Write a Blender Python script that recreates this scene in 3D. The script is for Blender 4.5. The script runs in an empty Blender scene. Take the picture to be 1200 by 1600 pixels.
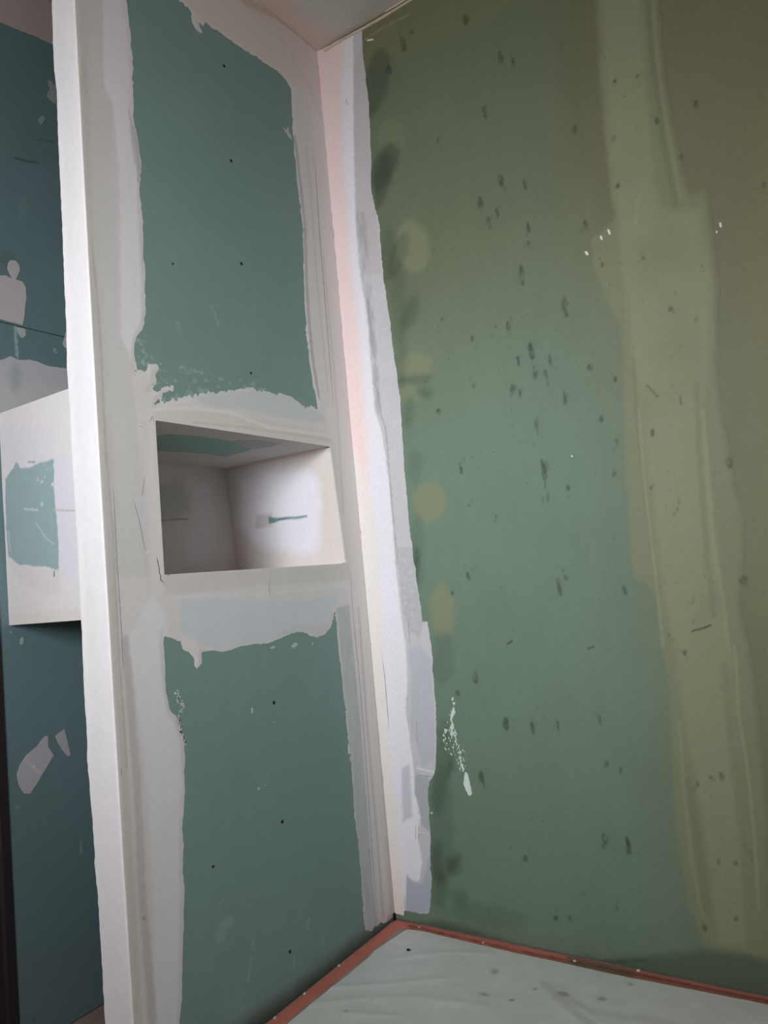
import bpy, math, random
import numpy as np

# ------------------------------------------------------------------ camera
sc = bpy.context.scene
C = bpy.data.collections.new('room'); sc.collection.children.link(C)
F_PX = 1166.05
CAM_ROT = np.array([[0.82774029, 0.12434874, 0.5471594],
                    [0.55341771, -0.01999445, -0.83266384],
                    [-0.09260055, 0.9920371, -0.085367]])
CAM_POS = np.array([1.21608, -1.72047, 0.92471])
cd = bpy.data.cameras.new('camera'); cam = bpy.data.objects.new('camera', cd); C.objects.link(cam)
cd.sensor_fit = 'VERTICAL'; cd.sensor_height = 24.0; cd.lens = 24.0 * F_PX / 1600.0
cd.clip_start = 0.02
from mathutils import Matrix
M4 = Matrix([list(CAM_ROT[i]) + [CAM_POS[i]] for i in range(3)] + [[0, 0, 0, 1]])
cam.matrix_world = M4
sc.camera = cam

# ------------------------------------------------------------------ light and exposure
sc.view_settings.view_transform = 'Standard'; sc.view_settings.look = 'None'
sc.view_settings.gamma = 1.0; sc.view_settings.use_curve_mapping = False
sc.view_settings.exposure = 0.0
w = bpy.data.worlds.new('sky'); sc.world = w; w.use_nodes = True
w.node_tree.nodes['Background'].inputs[0].default_value = (0.62, 0.74, 1.0, 1)
w.node_tree.nodes['Background'].inputs[1].default_value = 1.0
WIN_X0, WIN_X1, WIN_Z0, WIN_Z1, ROOM_Y = 0.6, 1.8, 1.1, 2.0, -3.0
def window_light(name, energy, colour, spread, pitch, turn, x0, x1):
    ld = bpy.data.lights.new(name, 'AREA'); ld.shape = 'RECTANGLE'
    ld.size = x1 - x0 - 0.1; ld.size_y = WIN_Z1 - WIN_Z0 - 0.1
    ld.energy = energy; ld.color = colour; ld.spread = math.radians(spread)
    lo = bpy.data.objects.new(name, ld); C.objects.link(lo)
    lo.location = ((x0 + x1) / 2, ROOM_Y - 0.02, (WIN_Z0 + WIN_Z1) / 2)
    lo.rotation_euler = (math.radians(pitch), 0, math.radians(turn))
# LIGHTS
window_light('window_daylight', 6.5, (0.965, 0.975, 1.0), 50, 82, 18, WIN_X0, WIN_X0 + .85)
window_light('window_skylight', 17.3, (0.98, 0.965, 1.0), 170, 90, 0, WIN_X0, WIN_X1)

# ------------------------------------------------------------------ numpy helpers
rng = np.random.RandomState(7)
LAT = rng.rand(256, 256)
def vnoise(x, y, seed=0):
    x = x + seed * 17.13; y = y + seed * 9.71
    xi = np.floor(x).astype(int); yi = np.floor(y).astype(int)
    fx = x - xi; fy = y - yi
    fx = fx * fx * (3 - 2 * fx); fy = fy * fy * (3 - 2 * fy)
    a = LAT[xi % 256, yi % 256]; b = LAT[(xi + 1) % 256, yi % 256]
    c = LAT[xi % 256, (yi + 1) % 256]; d = LAT[(xi + 1) % 256, (yi + 1) % 256]
    return (a * (1 - fx) + b * fx) * (1 - fy) + (c * (1 - fx) + d * fx) * fy
def fbm(x, y, s, oct=3, seed=0):          # s = feature size in metres, result about -1..1
    r = 0; a = 1; t = 0
    for o in range(oct):
        r = r + a * (vnoise(x / s, y / s, seed + o * 3) * 2 - 1); t += a
        a *= 0.55; s = s * 0.45
    return r / t
def sstep(a, b, x):
    t = np.clip((x - a) / (b - a), 0, 1); return t * t * (3 - 2 * t)
def sdf_poly(u, v, pts):                   # positive inside
    pts = np.asarray(pts, float); n = len(pts)
    d = np.full(u.shape, 1e9); ins = np.zeros(u.shape, bool)
    for i in range(n):
        ax, ay = pts[i]; bx, by = pts[(i + 1) % n]
        ex, ey = bx - ax, by - ay; L = ex * ex + ey * ey + 1e-14
        t = np.clip(((u - ax) * ex + (v - ay) * ey) / L, 0, 1)
        d = np.minimum(d, (u - ax - t * ex) ** 2 + (v - ay - t * ey) ** 2)
        if ay != by:
            cr = ((ay > v) != (by > v)) & (u < (bx - ax) * (v - ay) / (by - ay) + ax)
            ins ^= cr
    d = np.sqrt(d)
    return np.where(ins, d, -d)
def dist_line(u, v, pts):
    pts = np.asarray(pts, float); d = np.full(u.shape, 1e9)
    for i in range(len(pts) - 1):
        ax, ay = pts[i]; bx, by = pts[i + 1]
        ex, ey = bx - ax, by - ay; L = ex * ex + ey * ey + 1e-14
        t = np.clip(((u - ax) * ex + (v - ay) * ey) / L, 0, 1)
        d = np.minimum(d, (u - ax - t * ex) ** 2 + (v - ay - t * ey) ** 2)
    return np.sqrt(d)
def S(r, g, b):
    c = np.array([r, g, b]) / 255.0
    return np.where(c <= 0.04045, c / 12.92, ((c + 0.055) / 1.055) ** 2.4)

class Plane:
    def __init__(s, O, U, V, N):
        s.O, s.U, s.V, s.N = [np.array(a, float) for a in (O, U, V, N)]
        s.U /= np.linalg.norm(s.U); s.V /= np.linalg.norm(s.V); s.N /= np.linalg.norm(s.N)
        s.nn = np.cross(s.U, s.V)
    def at(s, px, py):                     # where the sight line of a photo pixel meets this real surface
        r = CAM_ROT @ np.array([px - 600.0, -(py - 800.0), -F_PX])
        t = np.dot(s.O - CAM_POS, s.nn) / np.dot(r, s.nn)
        P = CAM_POS + r * t - s.O
        A = np.array([[np.dot(s.U, s.U), np.dot(s.U, s.V)], [np.dot(s.U, s.V), np.dot(s.V, s.V)]])
        return tuple(np.linalg.solve(A, [np.dot(P, s.U), np.dot(P, s.V)]))
    def tr(s, pts): return [s.at(*p) for p in pts]
    def w(s, u, v, h=0):
        u = np.asarray(u, float)[..., None]; v = np.asarray(v, float)[..., None]
        h = np.asarray(h, float); h = h[..., None] if h.ndim else h
        return s.O + u * s.U + v * s.V + h * s.N

# paint = albedo layers in wall metres: coats of filler, primer, stains, scratches
def ell(cx, cy, rx, ry, tilt=0, n=14):     # ellipse in photo pixels, tilt in degrees
    t = math.radians(tilt); o = []
    for i in range(n):
        a = 2 * math.pi * i / n; x = rx * math.cos(a); y = ry * math.sin(a)
        o.append((cx + x * math.cos(t) - y * math.sin(t), cy + x * math.sin(t) + y * math.cos(t)))
    return o
def paint(pl, base, layers):
    L = []
    for l in layers:
        kind, pts, col, wd, rag, al = l[:6]
        if kind == 'line' and wd < .00225: continue      # hairlines are built as thin ribbons
        L.append((kind, pl.tr(pts), np.array(col), wd, rag, al, l[6] if len(l) > 6 else None))
    def f(u, v):
        c = base(u, v) if callable(base) else np.tile(np.array(base, float), (len(u), 1))
        c = np.array(c)
        for k, (kind, P, col, wd, rag, al, tex) in enumerate(L):
            A = np.array(P); m = wd * 1.2 + rag * 2 + .002
            if kind == 'line': m += wd
            sel = np.where((u > A[:, 0].min() - m) & (u < A[:, 0].max() + m) & (v > A[:, 1].min() - m) & (v < A[:, 1].max() + m))[0]
            if not len(sel): continue
            uu, vv = u[sel], v[sel]
            nz = rag * fbm(uu, vv, max(rag * 4, .006), 3, k + 1) if rag else 0
            if kind == 'line': a = al * (1 - sstep(wd * .3, wd, dist_line(uu, vv, P) + nz))
            else: a = al * sstep(-wd, wd, sdf_poly(uu, vv, P) + nz)
            if tex: a = a * tex(uu, vv)
            c[sel] = c[sel] * (1 - a[:, None]) + col * a[:, None]
        return c
    return f
def grit(s, lo, hi, seed=0, sx=1.0, sy=1.0):       # keeps a layer only where a noise is high
    return lambda u, v: sstep(lo, hi, fbm(u / sx, v / sy, s, 3, seed))

# ------------------------------------------------------------------ mesh building
def link(name, me, mat, parent=None):
    o = bpy.data.objects.new(name, me); C.objects.link(o)
    if mat and not me.materials: me.materials.append(mat)
    if parent: o.parent = parent
    return o
def surf(name, pl, us, vs, mask, h, col, mat, parent=None, skirt=0.001, smooth=True, stuff=False):
    """a sheet of real thickness: the part of a fine grid where mask > 0, raised by h, edges closed back by skirt"""
    us = np.asarray(us); vs = np.asarray(vs); nu, nv = len(us), len(vs)
    U, V = np.meshgrid(us, vs, indexing='ij'); u = U.ravel(); v = V.ravel()
    s = mask(u, v) if mask else np.ones(len(u))
    s = np.where(np.abs(s) < 1e-7, 1e-7, s)
    idx = np.arange(nu * nv).reshape(nu, nv)
    q = np.stack([idx[:-1, :-1], idx[1:, :-1], idx[1:, 1:], idx[:-1, 1:]], -1).reshape(-1, 4)
    ins = s[q] > 0; cnt = ins.sum(1)
    full = q[cnt == 4]; mixed = q[(cnt > 0) & (cnt < 4)]
    nu_, nv_ = [], []; key = {}; base = nu * nv; polys = []
    for c4 in mixed.tolist():
        out = []
        for i in range(4):
            a, b = c4[i], c4[(i + 1) % 4]
            if s[a] > 0: out.append(a)
            if (s[a] > 0) != (s[b] > 0):
                k = (min(a, b), max(a, b))
                if k not in key:
                    t = s[k[0]] / (s[k[0]] - s[k[1]]); t = min(max(t, .02), .98)
                    key[k] = base + len(nu_)
                    nu_.append(u[k[0]] + t * (u[k[1]] - u[k[0]])); nv_.append(v[k[0]] + t * (v[k[1]] - v[k[0]]))
                out.append(key[k])
        if len(out) > 2: polys.append(out)
    u = np.concatenate([u, nu_]); v = np.concatenate([v, nv_])
    starts = np.concatenate([[0], np.cumsum([4] * len(full) + [len(p) for p in polys])]).astype(int)
    loops = np.concatenate([full.ravel(), np.array([i for p in polys for i in p], int)]).astype(int)
    used = np.unique(loops); remap = np.full(len(u), -1); remap[used] = np.arange(len(used))
    loops = remap[loops]; u = u[used]; v = v[used]
    flip = np.dot(np.cross(pl.U, pl.V), pl.N) < 0
    sizes = np.diff(starts)
    nxt = np.arange(len(loops)) + 1; nxt[starts[1:] - 1] = starts[:-1]
    ea = loops; eb = loops[nxt]
    N = len(u); kk = np.minimum(ea, eb) * N + np.maximum(ea, eb)
    uq, inv, ct = np.unique(kk, return_inverse=True, return_counts=True)
    bd = ct[inv] == 1; ba, bb = ea[bd], eb[bd]
    hh = h(u, v) if callable(h) else np.full(N, float(h))
    co = pl.w(u, v, hh)
    cc = col(u, v) if callable(col) else np.tile(np.array(col, float), (N, 1))
    if flip:
        lf = loops.copy()
        for i in range(len(polys)):
            a, b = starts[len(full) + i], starts[len(full) + i + 1]; lf[a:b] = loops[a:b][::-1]
        if len(full): lf[:4 * len(full)] = loops[:4 * len(full)].reshape(-1, 4)[:, ::-1].ravel()
        loops = lf
    bv = np.unique(np.concatenate([ba, bb])); bm_ = np.full(N, -1); bm_[bv] = N + np.arange(len(bv))
    co2 = pl.w(u[bv], v[bv], hh[bv] - skirt)
    # the skirt gets its own top row so that the front shades smoothly and the edge stays crisp
    top = np.full(N, -1); top[bv] = N + len(bv) + np.arange(len(bv))
    sk = np.stack([top[ba], bm_[ba], bm_[bb], top[bb]], -1)
    if flip: sk = sk[:, ::-1]
    allco = np.concatenate([co, co2, co[bv]]); allcc = np.concatenate([cc, cc[bv], cc[bv]])
    loops = np.concatenate([loops, sk.ravel()]); sizes = np.concatenate([sizes, np.full(len(sk), 4)])
    st = np.concatenate([[0], np.cumsum(sizes)[:-1]])
    me = bpy.data.meshes.new(name)
    me.vertices.add(len(allco)); me.vertices.foreach_set('co', allco.astype(np.float32).ravel())
    me.loops.add(len(loops)); me.loops.foreach_set('vertex_index', loops.astype(np.int32))
    me.polygons.add(len(sizes)); me.polygons.foreach_set('loop_start', st.astype(np.int32))
    if smooth: me.polygons.foreach_set('use_smooth', np.ones(len(sizes), bool))
    a = me.color_attributes.new('Col', 'FLOAT_COLOR', 'POINT')
    a.data.foreach_set('color', np.concatenate([np.clip(allcc, 0, 1), np.ones((len(allcc), 1))], 1).astype(np.float32).ravel())
    me.update(); me.validate()
    o = link(name, me, mat, parent)
    if stuff: o['kind'] = 'stuff'
    return o
def poly_surf(name, pl, pts, px_rag, res, h, col, mat, parent=None, skirt=.001, holes=(), world=False):
    P = pts if world else pl.tr(pts); A = np.array(P)
    m = res * 2 + px_rag * 2
    us = np.arange(A[:, 0].min() - m, A[:, 0].max() + m, res); vs = np.arange(A[:, 1].min() - m, A[:, 1].max() + m, res)
    seed = int(abs(A.sum() * 1000)) % 50
    def mask(u, v):
        s = sdf_poly(u, v, P)
        if px_rag: s = s + px_rag * fbm(u, v, max(px_rag * 3.5, .005), 3, seed)
        return s
    return surf(name, pl, us, vs, mask, h, col, mat, parent, skirt)
def boxes(name, bs, mat, parent=None):
    vs, fs = [], []
    for (x0, x1, y0, y1, z0, z1) in bs:
        n = len(vs)
        vs += [(x, y, z) for x in (x0, x1) for y in (y0, y1) for z in (z0, z1)]
        fs += [(n, n + 1, n + 3, n + 2), (n + 4, n + 6, n + 7, n + 5), (n, n + 4, n + 5, n + 1), (n + 2, n + 3, n + 7, n + 6), (n, n + 2, n + 6, n + 4), (n + 1, n + 5, n + 7, n + 3)]
    me = bpy.data.meshes.new(name); me.from_pydata(vs, [], fs); me.update()
    return link(name, me, mat, parent)
def prism(name, prof, axis, a0, a1, mat, parent=None):   # prof: (p,q) list; axis 'x' -> (y,z), 'y' -> (x,z)
    mk = (lambda a, p: (a, p[0], p[1])) if axis == 'x' else (lambda a, p: (p[0], a, p[1]))
    n = len(prof); vs = [mk(a0, p) for p in prof] + [mk(a1, p) for p in prof]
    fs = [tuple(range(n)), tuple(range(2 * n - 1, n - 1, -1))] + [(i, i + n, (i + 1) % n + n, (i + 1) % n) for i in range(n)]
    me = bpy.data.meshes.new(name); me.from_pydata(vs, [], fs)
    import bmesh
    b = bmesh.new(); b.from_mesh(me); bmesh.ops.recalc_face_normals(b, faces=b.faces); b.to_mesh(me); b.free()
    return link(name, me, mat, parent)
def empty(name, loc=(0, 0, 0)):
    o = bpy.data.objects.new(name, None); C.objects.link(o); o.location = loc; o.empty_display_size = .05; return o
def tag(o, label, cat, group=None):
    o['label'] = label; o['category'] = cat
    if group: o['group'] = group
    return o
def struct(o): o['kind'] = 'structure'; return o
def grid(a, b, r): return np.linspace(a, b, max(2, int(round((b - a) / r)) + 1))

def hairlines(pl, layers, h, parent, m, name='hairline_crack', put=None):
    for l in layers:
        if l[0] != 'line' or l[3] >= .00225: continue
        P = np.array(pl.tr(l[1])); w_ = l[3] * .45; rr = random.Random(int(abs(P.sum()) * 1e4))
        Q = []
        for a, b in zip(P[:-1], P[1:]):
            n = max(2, int(np.linalg.norm(b - a) / .004))
            for i in range(n): Q.append(a + (b - a) * i / n)
        Q.append(P[-1]); Q = np.array(Q)
        d = np.gradient(Q, axis=0); d /= np.linalg.norm(d, axis=1)[:, None] + 1e-12; nrm = np.stack([-d[:, 1], d[:, 0]], 1)
        Q = Q + nrm * np.array([rr.uniform(-1, 1) for _ in Q])[:, None] * l[4] * .8
        vs, fs, n = [], [], len(Q)
        for i in range(n):
            t = i / (n - 1); ww = w_ * min(1, .25 + 4 * min(t, 1 - t)) * rr.uniform(.6, 1.1)
            for sd in (-1, 1):
                q = Q[i] + nrm[i] * ww * sd
                hh = float(np.ravel(h(np.array([q[0]]), np.array([q[1]])) if callable(h) else h)[0])
                vs.append(tuple(pl.w(q[0], q[1], hh + .00035)))
        fs = [(2 * i, 2 * i + 1, 2 * i + 3, 2 * i + 2) for i in range(n - 1)]
        me = bpy.data.meshes.new(name); me.from_pydata(vs, [], fs)
        a = me.color_attributes.new('Col', 'FLOAT_COLOR', 'POINT')
        c = np.array(l[2]) * l[5] + S(170, 168, 166) * (1 - l[5])
        a.data.foreach_set('color', np.tile(np.append(c, 1), len(vs)).astype(np.float32))
        o = link(name, me, m)
        if put: put(o)
        else: o.parent = parent
# ------------------------------------------------------------------ materials
def mat(name, rgb=None, rough=.85, grain=.06, gscale=120, bump=.15, bscale=300, spec=.3, metal=0, stretch=(1, 1, 1), bdist=.0006):
    m = bpy.data.materials.new(name); m.use_nodes = True; nt = m.node_tree; N = nt.nodes; Lk = nt.links
    p = N['Principled BSDF']; p.inputs['Roughness'].default_value = rough
    p.inputs['Specular IOR Level'].default_value = spec; p.inputs['Metallic'].default_value = metal
    if rgb is None:
        src = N.new('ShaderNodeVertexColor'); src.layer_name = 'Col'; out = src.outputs[0]
    else:
        src = N.new('ShaderNodeRGB'); src.outputs[0].default_value = (*rgb, 1); out = src.outputs[0]
    tc = N.new('ShaderNodeTexCoord'); mp = N.new('ShaderNodeMapping'); mp.inputs['Scale'].default_value = stretch
    Lk.new(tc.outputs['Object'], mp.inputs['Vector'])
    n1 = N.new('ShaderNodeTexNoise'); n1.inputs['Scale'].default_value = gscale; n1.inputs['Detail'].default_value = 4
    Lk.new(mp.outputs[0], n1.inputs['Vector'])
    mr = N.new('ShaderNodeMapRange'); mr.inputs[1].default_value = .25; mr.inputs[2].default_value = .75
    mr.inputs[3].default_value = 1 - grain; mr.inputs[4].default_value = 1 + grain
    Lk.new(n1.outputs[0], mr.inputs[0])
    vm = N.new('ShaderNodeVectorMath'); vm.operation = 'SCALE'
    Lk.new(out, vm.inputs[0]); Lk.new(mr.outputs[0], vm.inputs['Scale']); Lk.new(vm.outputs[0], p.inputs['Base Color'])
    n2 = N.new('ShaderNodeTexNoise'); n2.inputs['Scale'].default_value = bscale; n2.inputs['Detail'].default_value = 3
    Lk.new(mp.outputs[0], n2.inputs['Vector'])
    b = N.new('ShaderNodeBump'); b.inputs['Strength'].default_value = bump; b.inputs['Distance'].default_value = bdist
    Lk.new(n2.outputs[0], b.inputs['Height']); Lk.new(b.outputs[0], p.inputs['Normal'])
    return m
M_board = mat('green_board_paper', rough=.62, grain=.03, gscale=90, bump=.2, bscale=500, spec=.35)
M_mossy = mat('primed_green_board', rough=.55, grain=.035, gscale=70, bump=.2, bscale=420, spec=.35)
M_comp = mat('joint_compound', rough=.88, grain=.025, gscale=60, bump=.35, bscale=160, spec=.2)
M_rough = mat('scraped_filler', rough=.9, grain=.05, gscale=140, bump=.7, bscale=420, spec=.2)
M_core = mat('gypsum_core', rgb=S(190, 186, 182), rough=.9)
M_ceil = mat('ceiling_filler', rough=.9, grain=.03, gscale=20, bump=.3, bscale=120)
M_wallw = mat('pale_plaster', rgb=S(230, 212, 200), rough=.9)
M_floor = mat('cement_floor', rgb=S(170, 150, 140), rough=.85, grain=.15, gscale=15)
M_tape = mat('red_cloth_tape', rough=.6, grain=.12, gscale=160, bump=.5, bscale=500)
M_sheet = mat('floor_film', rough=.55, grain=.04, gscale=25, bump=.2, bscale=60, spec=.4)
M_dark = mat('dark_door_paint', rgb=S(52, 46, 50), rough=.5)
M_dark2 = mat('dark_door_leaf', rgb=S(62, 58, 58), rough=.45)
M_screw = mat('black_screw', rgb=(.01, .01, .012), rough=.5, spec=.3)
M_crumb = mat('plaster_crumb', rgb=S(225, 222, 214), rough=.9)
M_dirt = mat('dirt_crumb', rgb=S(45, 42, 38), rough=.9)
M_frame = mat('white_window_frame', rgb=S(230, 230, 228), rough=.4)

# ------------------------------------------------------------------ planes of the place (metres)
H = 2.5
XC = -0.41                                            # recessed wall behind the partition
PA = Plane((0, 0, 0), (0, 1, 0), (0, 0, 1), (1, 0, 0))
PB = Plane((0, 0, 0), (1, 0, 0), (0, 0, 1), (0, -1, 0))
PC = Plane((XC, 0, 0), (0, 1, 0), (0, 0, 1), (1, 0, 0))
PE = Plane((0, -.84, 0), (1, 0, 0), (0, 0, 1), (0, -1, 0))
YBOX = -.797
PX = Plane((0, YBOX, 0), (1, 0, 0), (0, 0, 1), (0, -1, 0))
PT = Plane((0, 0, H), (1, 0, 0), (0, 1, 0), (0, 0, -1))
PF = Plane((0, 0, 0), (1, 0, 0), (0, 1, 0), (0, 0, 1))

# ------------------------------------------------------------------ colours of the surfaces
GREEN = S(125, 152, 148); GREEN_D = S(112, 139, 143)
WHITE = S(222, 220, 219); LAV = S(226, 225, 232); WARM = S(218, 215, 213); GREY = S(190, 189, 188)
PINK = S(235, 213, 210); SKIM = S(176, 186, 190); CREAM = S(230, 225, 220)

# ------------------------------------------------------------------ room shell
floor = struct(boxes('floor', [(XC - .1, 2.2, ROOM_Y, .1, -.1, 0)], M_floor))
root_back = struct(boxes('wall_back', [(XC - .1, WIN_X0, ROOM_Y - .15, ROOM_Y, 0, H), (WIN_X1, 2.2, ROOM_Y - .15, ROOM_Y, 0, H),
     (WIN_X0, WIN_X1, ROOM_Y - .15, ROOM_Y, 0, WIN_Z0), (WIN_X0, WIN_X1, ROOM_Y - .15, ROOM_Y, WIN_Z1, H)], M_wallw))
struct(boxes('wall_near', [(2.2, 2.3, ROOM_Y, .1, 0, H)], M_wallw))
win = struct(boxes('window_1', [(WIN_X0, WIN_X0 + .05, ROOM_Y - .12, ROOM_Y - .06, WIN_Z0, WIN_Z1), (WIN_X1 - .05, WIN_X1, ROOM_Y - .12, ROOM_Y - .06, WIN_Z0, WIN_Z1),
     (WIN_X0, WIN_X1, ROOM_Y - .12, ROOM_Y - .06, WIN_Z0, WIN_Z0 + .05), (WIN_X0, WIN_X1, ROOM_Y - .12, ROOM_Y - .06, WIN_Z1 - .05, WIN_Z1)], M_frame))

M_glass = bpy.data.materials.new('window_glass'); M_glass.use_nodes = True
g_ = M_glass.node_tree.nodes['Principled BSDF']; g_.inputs['Transmission Weight'].default_value = 1; g_.inputs['Roughness'].default_value = .02
boxes('pane', [(WIN_X0 + .05, WIN_X1 - .05, ROOM_Y - .1, ROOM_Y - .094, WIN_Z0 + .05, WIN_Z1 - .05)], M_glass, win)
# ceiling
ceil = struct(boxes('ceiling', [(XC - .1, 2.3, ROOM_Y, .1, H + .004, H + .1)], M_wallw))
ceil_col = paint(PT, lambda u, v: S(208, 203, 196) * (1 + .05 * fbm(u, v, .25, 2, 4))[:, None], [
    ('poly', [(360, -30), (420, -30), (470, 30), (520, 62), (505, 80), (450, 40), (380, -10)], S(222, 196, 186), .02, .004, .7),
    ('poly', [(505, 80), (520, 60), (660, -20), (700, -30), (600, 45)], S(220, 204, 196), .012, .003, .5),
    ('poly', [(440, -20), (500, 30), (540, 50), (520, 10), (470, -30)], S(206, 206, 200), .03, .01, .6)])
surf('ceiling_filler', PT, np.concatenate([grid(-.4, 1.3, .008), [2.2]]), np.concatenate([[ROOM_Y], grid(-1.2, 0, .008)]), None,
     lambda u, v: -.001 + .0012 * fbm(u, v, .12, 2, 9), ceil_col, M_ceil, ceil, skirt=-.004)

# ---------------------------------------------------------------- right wall (B)
wall_right = struct(boxes('wall_right', [(XC - .1, 2.2, .0125, .1, 0, H)], M_core))
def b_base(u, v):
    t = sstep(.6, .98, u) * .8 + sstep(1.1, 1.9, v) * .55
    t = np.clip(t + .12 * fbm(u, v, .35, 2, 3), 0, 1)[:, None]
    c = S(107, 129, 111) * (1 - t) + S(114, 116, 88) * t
    c = c * (1 + .05 * fbm(u, v, .18, 3, 5) - .12 * (sstep(1.3, 2.1, v) * (1 - sstep(.7, .95, u))) + .03 * fbm(u * 2.2, v * .5, .04, 2, 8))[:, None]  # upper left part also darkened: a shading gradient put into the colour
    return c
YEL = S(128, 134, 103); YEL2 = S(143, 149, 119); MOLD = S(52, 64, 50)
BL = []
# coat of primer under the ceiling
BL += [('poly', [(560, 20), (650, -30), (900, -60), (860, -20), (800, 10), (740, 45), (680, 70), (620, 92), (570, 108)], S(118, 118, 84), .02, .008, .6),
       ('line', [(570, 62), (590, 48), (640, 22)], S(150, 146, 116), .004, .002, .6)]
# filled board joint, in coats
st_out = [(924, -230), (931, -40), (933, 0), (937, 112), (944, 206), (954, 292), (963, 337), (945, 358), (922, 375), (926, 400), (931, 424), (948, 469), (969, 510), (975, 560), (975, 650), (977, 720),
          (982, 800), (984, 850), (990, 900), (1010, 915), (1028, 935), (1035, 1000), (1043, 1060), (1048, 1150), (1053, 1240), (1062, 1330), (1072, 1390), (1085, 1440), (1102, 1478), (1115, 1482), (1215, 1500),
          (1200, 1440), (1198, 1300), (1190, 1200), (1182, 1120), (1175, 1060), (1165, 1000), (1150, 940), (1158, 870), (1157, 800), (1145, 760), (1135, 700), (1122, 640), (1118, 580), (1117, 500), (1119, 450), (1113, 400),
          (1109, 360), (1102, 300), (1080, 304), (1074, 300), (1062, 262), (1047, 187), (1036, 130), (1030, 60), (1026, 0), (1022, -40), (1010, -260)]
BL += [('poly', st_out, YEL, .008, .004, .75),
       ('poly', [(930, -230), (988, -250), (1008, 120), (1020, 250), (1030, 330), (1090, 330), (1112, 440), (1108, 560), (1098, 640), (1108, 760), (1122, 880), (1140, 1010), (1150, 1150), (1165, 1300),
                 (1175, 1480), (1120, 1470), (1100, 1300), (1080, 1180), (1060, 1050), (1040, 950), (1025, 820), (1010, 700), (995, 600), (985, 510), (970, 400), (955, 260), (945, 120)], YEL2, .012, .006, .5, grit(.25, -.9, -.1, 11)),
       ('line', [(1000, -250), (1012, -10), (1018, 80), (1030, 170), (1042, 250), (1055, 320)], S(98, 104, 76), .009, .003, .35),
       ('line', [(1008, -250), (1021, -10), (1026, 80), (1038, 170), (1052, 250), (1064, 310)], YEL2, .006, .003, .28),
       ('line', [(1005, 290), (997, 320), (993, 350)], YEL2, .004, .001, .6),
       ('line', [(990, 560), (998, 680), (1008, 780), (1020, 860)], S(104, 114, 90), .007, .003, .35),
       ('line', [(998, 640), (1006, 740), (1016, 830), (1028, 930), (1036, 1010)], YEL2, .005, .002, .6),
       ('line', [(1098, 640), (1106, 740), (1114, 840), (1128, 930), (1140, 1020)], YEL2, .006, .002, .5),
       ('line', [(1088, 600), (1096, 760), (1106, 880), (1116, 960)], S(112, 116, 88), .009, .003, .4),
       ('line', [(1062, 1130), (1070, 1250), (1082, 1350), (1100, 1440)], YEL2, .006, .002, .4),
       ('line', [(1076, 1220), (1092, 1320), (1104, 1420)], S(98, 110, 84), .014, .004, .28),
       ('line', [(1148, 1010), (1155, 1120), (1168, 1200), (1180, 1320), (1186, 1420)], YEL2, .005, .002, .6),
       ('line', [(1133, 1040), (1142, 1150), (1156, 1260), (1168, 1400), (1172, 1480)], S(104, 112, 84), .013, .004, .28),
       ('poly', [(1190, 200), (1230, 150), (1230, 1000), (1180, 950), (1165, 700), (1180, 450)], S(128, 128, 88), .06, .02, .5)]
# filled screw heads, yellowish dabs beside the corner
for (x, y, rx, ry, t, a) in [(645, 385, 26, 42, -8, .75), (650, 572, 26, 22, 0, .7), (640, 615, 22, 12, 20, .5), (671, 784, 27, 32, 0, .8), (691, 955, 20, 42, -3, .75), (735, 205, 40, 60, 0, .0), (612, 215, 22, 30, 0, .35)]:
    if a: BL.append(('poly', ell(x, y, rx, ry, t), S(132, 137, 106), .012, .006, a * .85))
# dark damp and mould beside the filled corner
for (x, y, rx, ry, t, a) in [(588, 130, 18, 50, 12, .7), (600, 260, 18, 38, 22, .75), (597, 285, 12, 40, 10, .7), (606, 400, 12, 40, 5, .45), (622, 400, 12, 34, 18, .5), (640, 490, 12, 26, 20, .55),
                             (622, 470, 12, 60, 0, .35), (645, 592, 30, 7, -8, .55), (663, 614, 12, 9, 0, .6), (638, 645, 9, 22, 8, .45), (628, 560, 8, 40, 0, .4), (650, 730, 10, 26, 0, .3), (651, 882, 3.5, 24, 0, .9),
                             (652, 860, 10, 50, 0, .25), (692, 1030, 16, 40, 0, .3), (690, 1200, 14, 70, 4, .5), (705, 1190, 5, 24, 12, .8), (690, 1290, 18, 90, 0, .35), (710, 1350, 10, 18, 20, .85), (684, 1345, 12, 30, 0, .6),
                             (688, 1390, 14, 26, 0, .5), (720, 1405, 12, 14, 0, .45), (760, 1430, 60, 16, 8, .3), (700, 1455, 50, 10, 8, .3)]:
    BL.append(('poly', ell(x, y, rx * 1.05, ry * 1.1, t), MOLD, .014, .010, a * .7))
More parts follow.
